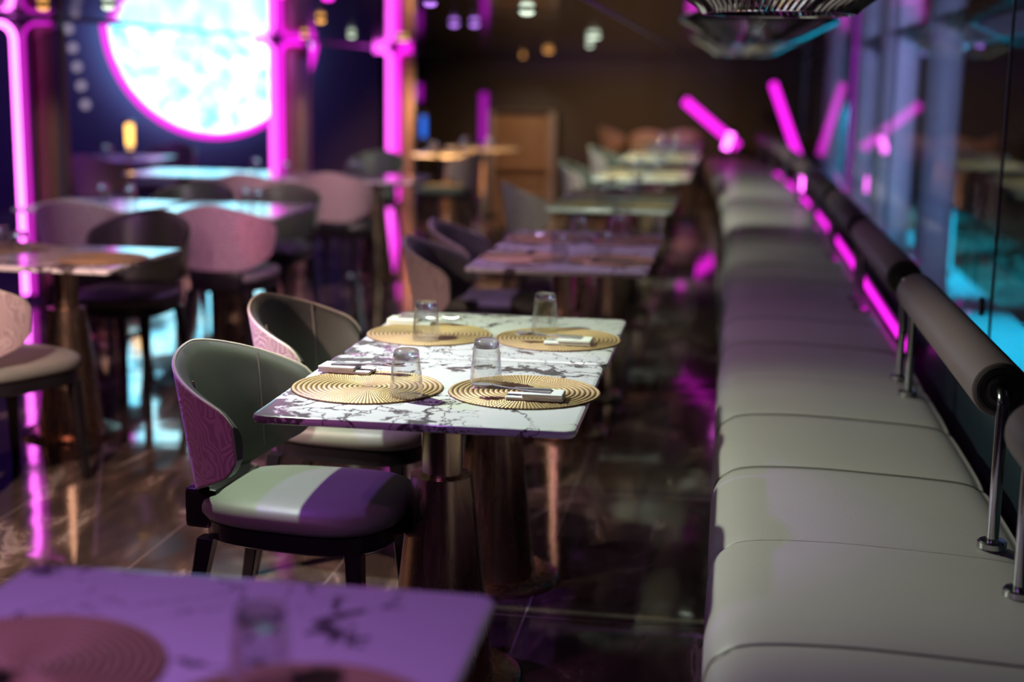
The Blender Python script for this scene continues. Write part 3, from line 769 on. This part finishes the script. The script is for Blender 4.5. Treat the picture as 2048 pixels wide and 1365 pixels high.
# magenta light strip along the back of the bench
bm = bmesh.new(); tube(bm, [(bx(y)+.715, y, .425) for y in [5.6+.4*k for k in range(28)]], .014, 8)
t = thing('led_strip', 'magenta glowing light strip along the back edge of the bench', 'light strip'); obj('glow_line', bm, 'neon', t)
bm = bmesh.new()
for y in [5.6+.4*k for k in range(27)]: box(bm, bx(y)+.728, bx(y)+.75, y, y+.4, .40, .45)
obj('channel', bm, 'fixture', t)

def roller_proto():
    t = thing('bench_backrest', '', 'backrest'); L_ = 1.48; z = .785; r = .062
    prof = [(.001, 0), (r*.86, 0), (r*.97, .004), (r, .014), (r, L_-.014), (r*.97, L_-.004), (r*.86, L_), (.001, L_)]
    bm = bmesh.new(); n = 40
    rows = [[(q*math.cos(2*PI*j/n), yy, z+q*math.sin(2*PI*j/n)) for j in range(n)] for q, yy in prof]
    grid(bm, rows, True, True); obj('cushion', bm, 'roller', t)
    for y0, s in ((0, -1), (L_, 1)):
        rows = [[(q*math.cos(2*PI*j/n), y0+s*yy, z+q*math.sin(2*PI*j/n)) for j in range(n)] for q, yy in ((r*.84, -.004), (r*.84, .004), (r*.74, .005), (r*.72, .001), (r*.56, .001), (r*.54, .006), (r*.40, .008), (r*.38, .003), (.002, .003))]
        bm = bmesh.new(); grid(bm, rows, True, True); obj('end_cap', bm, 'roller_cap', t)
        P = [(0, y0+s*.002, z), (0, y0+s*.008, z)]
        for k in range(1, 7): an = PI/2*k/6; P.append((0, y0+s*(.008+.03*math.sin(an)), z-.03*(1-math.cos(an))))
        P += [(0, y0+s*.038, .6), (0, y0+s*.038, .45)]
        pl = obj('pole', mtube(P, .0135, 14), 'chrome', t)
        bm = bmesh.new(); lathe(bm, [(.032, .440), (.032, .452), (.028, .456), (.014, .457)], 28, c=(0, y0+s*.038)); obj('foot_flange', bm, 'chrome', pl)
    return t
roller = Maker(roller_proto)
names = ['cut by the right edge of the photo', 'nearest fully visible one', 'second fully visible one', 'third fully visible one', 'fourth fully visible one', 'fifth fully visible one', 'sixth fully visible one', 'seventh fully visible one', 'last one before the far end']
for k in range(9):
    y = 3.16+(k-1)*1.81-(.05 if k == 0 else 0)
    roller.put((.605+bx(y), y, 0), .0062*max(0, y+.8-8.5), 'taupe roll backrest on chrome poles, '+names[k], 'roll backrests on the bench')

# ------------------------------------------------------------------ ceiling ring lamps of bent rods
def lamp_proto():
    t = thing('rod_ceiling_lamp', '', 'ceiling lamp'); n = 78
    for k in range(n):
        a = 2*PI*k/n; tw = .22
        P = []
        for q in range(6):
            u = q/5; rr = .215+.19*u**1.6; aa = a+tw*u; P.append((rr*math.cos(aa), rr*math.sin(aa), -.118+.11*u**1.15))
        bm = bmesh.new(); tube(bm, P, .0062, 5); obj('rod', bm, 'rod', t)
    ring = lambda r: [(r*math.cos(2*PI*j/64), r*math.sin(2*PI*j/64), 0) for j in range(64)]
    bm = bmesh.new(); tube(bm, [(x, y, -.118) for x, y, z in ring(.215)], .004, 6, closed=True); obj('lower_ring', bm, 'rod', t)
    obj('canopy', mlathe([(.41, 0), (.41, -.006), (.40, -.007)], 64), 'fixture', t)
    return t
lampm = Maker(lamp_proto)
lampm.put((.12, 4.25, CEIL), 0, 'round ceiling lamp of curved polished rods at the top right, nearest one', 'rod lamps over the bench')
lampm.put((.12, 7.6, CEIL), .03, 'blurred round ceiling lamp of curved rods behind the nearest one', 'rod lamps over the bench')
lampm.put((.08, 11.0, CEIL), .06, 'farthest blurred round ceiling lamp of curved rods over the bench', 'rod lamps over the bench')

# ------------------------------------------------------------------ ceiling spotlights: fixture + its own light
def spot(x, y, aim, col, watt, size, lens, label, blend=.3, r=.028, z=CEIL, rad=.02):
    t = thing('ceiling_spotlight', label, 'spotlight', (x, y, z), 0, 'small ceiling spotlights')
    obj('housing', mlathe([(r*1.35, 0), (r*1.35, -.010), (r, -.012), (r, -.006)], 24, cap=False), 'fixture', t)
    obj('lens', mlathe([(r, -.0065), (r*.97, -.018), (r*.7, -.026), (.001, -.030)], 24), lens, t)
    ld = bpy.data.lights.new('spot_light', 'SPOT'); ld.color = col; ld.energy = watt; ld.spot_size = math.radians(size); ld.spot_blend = blend; ld.shadow_soft_size = rad
    lo = bpy.data.objects.new('spot_light', ld); C.objects.link(lo); lo.parent = t; lo.location = (0, 0, -.045)
    d = Vector(aim)-Vector((x, y, z-.045)); lo.rotation_euler = d.to_track_quat('-Z', 'Y').to_euler()
    return t
WH = (.86, 1, .78); PU = (.42, .12, 1); MG = (1, .24, .80); OR = (1, .48, .16); BL = (.08, .25, 1)
spot(-1.25, 3.40, (-.62, 3.5, .7), (.82, 1, .76), 100, 88, 'lens_w', 'white ceiling spotlight above the chairs of the table in focus', .5)
spot(-1.85, 3.55, (-.90, 3.35, .45), PU, 62, 50, 'lens_p', 'violet ceiling spotlight left of the table in focus', .25)
spot(-1.75, 1.90, (-1.15, 3.3, .6), MG, 20, 48, 'lens_m', 'magenta ceiling spotlight aimed at the chair backs in focus', .6)
spot(-.95, 1.0, (-.65, 1.5, .7), (.62, .26, 1), 30, 84, 'lens_p', 'violet ceiling spotlight above the foreground table', .7)
spot(-.45, 4.2, (.05, 3.9, .45), (1, .88, .88), 7, 95, 'lens_w', 'white ceiling spotlight above the near part of the bench', .8)
spot(-.15, 5.5, (.25, 5.6, .45), (1, .88, .9), 5, 110, 'lens_w', 'white ceiling spotlight above the bench behind the nearest rod lamp', .8)
spot(-.15, 8.2, (.1, 8.2, .45), WH, 9, 110, 'lens_w', 'white ceiling spotlight above the bench in the distance', .8)
spot(-1.25, 5.9, (-.8, 6.0, .6), (.74, .42, .95), 28, 110, 'lens_p', 'violet ceiling spotlight above the pair behind the one in focus', .6)
spot(-1.01, 10.43, (-.65, 10.9, .72), WH, 90, 100, 'lens_w', 'blurred greenish white ceiling spotlight right of the orange one', .5, .05)
spot(-.95, 6.62, (-1.1, 8.5, .6), WH, 50, 80, 'lens_w', 'blurred greenish white ceiling spotlight at the top middle of the photo', .5, .035)
spot(-1.30, 13.1, (-.7, 13.5, .72), WH, 110, 100, 'lens_w', 'small far white ceiling spotlight over the bench tables', .5)
spot(-2.06, 16.1, (-.9, 18.3, .6), OR, 60, 80, 'lens_o', 'blurred orange ceiling spotlight before the back wall', .5, .05)
spot(-2.71, 11.7, (-2.62, 13.7, .72), OR, 620, 60, 'lens_y', 'blurred yellow ceiling spotlight beside the far neon pillar', .5, .05)
spot(-1.62, 8.32, (-2.2, 7.2, .6), (.6, .3, 1), 20, 80, 'lens_p', 'blurred violet ceiling spotlight, left one of the twin lights', .5, .03)
spot(-1.50, 8.32, (-1.4, 9.2, .7), (.6, .3, 1), 8, 80, 'lens_p', 'blurred violet ceiling spotlight, right one of the twin lights', .5, .03)
spot(-2.9, 6.45, (-3.1, 7.4, .6), (.9, .88, .80), 40, 84, 'lens_w', 'white ceiling spotlight above the left tables', .7)
spot(-2.5, 4.0, (-2.6, 4.75, .6), (1, .45, .45), 40, 62, 'lens_o', 'added warm fill spotlight for the chair at the left edge table', .7)  # spot added to brighten the left edge chair
spot(-1.75, 5.45, (-2.42, 6.75, .62), (1, .50, .85), 90, 30, 'lens_m', 'magenta ceiling spotlight aimed at the pink chair', .7)
spot(-1.6, 5.6, (-2.30, 6.75, .66), (1, .03, .10), 22, 9, 'lens_m', 'red ceiling spotlight aimed at the right of the pink chair', .6)
spot(-2.3, 7.9, (-2.6, 9.3, .6), (1, .52, .75), 70, 80, 'lens_o', 'warm pink ceiling spotlight above the bluish table row', .7)
spot(-2.9, 19.9, (-3.19, 22.0, .4), (1, .72, .48), 60, 50, 'lens_o', 'small far orange ceiling spotlight in front of the slatted cabinet', .8)
# unseen area lights added to wash the tall room behind the pillars, no fixtures
def area(name, loc, aim, col, watt, sx, sy):
    ld = bpy.data.lights.new(name, 'AREA'); ld.shape = 'RECTANGLE'; ld.size = sx; ld.size_y = sy; ld.color = col; ld.energy = watt
    lo = bpy.data.objects.new(name, ld); C.objects.link(lo); lo.location = loc
    lo.rotation_euler = (Vector(aim)-Vector(loc)).to_track_quat('-Z', 'Y').to_euler(); return lo
spot(-2.95, 4.7, (-3.25, 6.75, .62), (.80, .32, .95), 40, 34, 'lens_p', 'added violet fill spotlight aimed at the mauve chair', .6)  # fill spot added to light the mauve chair back
spot(-2.9, 10.8, (-3.05, 12.0, .7), WH, 40, 60, 'lens_w', 'added white fill spotlight for the pale grey chair', .6)  # added spot, brightens the pale grey chair
spot(-3.3, 6.6, (-4.2, 8.35, .75), (1, .62, .38), 45, 30, 'lens_o', 'added warm fill spotlight aimed at the nearest bronze pillar', .8)  # spot added to lift the dark bronze of this pillar
spot(-3.3, 10.9, (-3.95, 12.7, .75), (1, .62, .38), 45, 30, 'lens_o', 'added warm fill spotlight aimed at the middle bronze pillar', .8)  # second added pillar spot, for the middle one
spot(-2.0, 2.9, (-2.0, 4.2, 0), (1, .70, .62), 210, 90, 'lens_o', 'added warm fill spotlight over the open floor left of the focused chairs', .8)  # added to brighten the open floor
area('added_hall_wash', (-5.6, 9.5, 3.9), (-6.5, 14, 1.5), (.40, .12, 1), 60, 2, 1)
area('added_hall_wash', (-7.0, 7.0, 3.9), (-5.0, 9, .0), (.55, .15, .9), 60, 2, 1)
for y in (6.2, 8.2, 11.2, 14.3, 17): spot(1.68, y, (1.60, y, 0), (.0, .60, 1), 190, 76, 'cyan_glow', 'small cyan spotlight under the outdoor beam, %s' % {6.2: 'nearest', 8.2: 'second nearest', 11.2: 'middle', 14.3: 'second farthest', 17: 'farthest'}[y], .4, z=1.73)
for y, a in ((7.4, (1.5, 10.1, 1.2)), (10.7, (1.42, 12.6, 1.1)), (13.7, (1.3, 16.6, 1.2))): spot(1.72, y, a, (.45, .45, 1), 100, 60, 'lens_p', 'small added blue fill spotlight under the outdoor beam aimed at a column, %s' % {7.4: 'nearest', 10.7: 'middle', 13.7: 'farthest'}[y], .8, z=1.73)  # blue spots added so the columns stand out
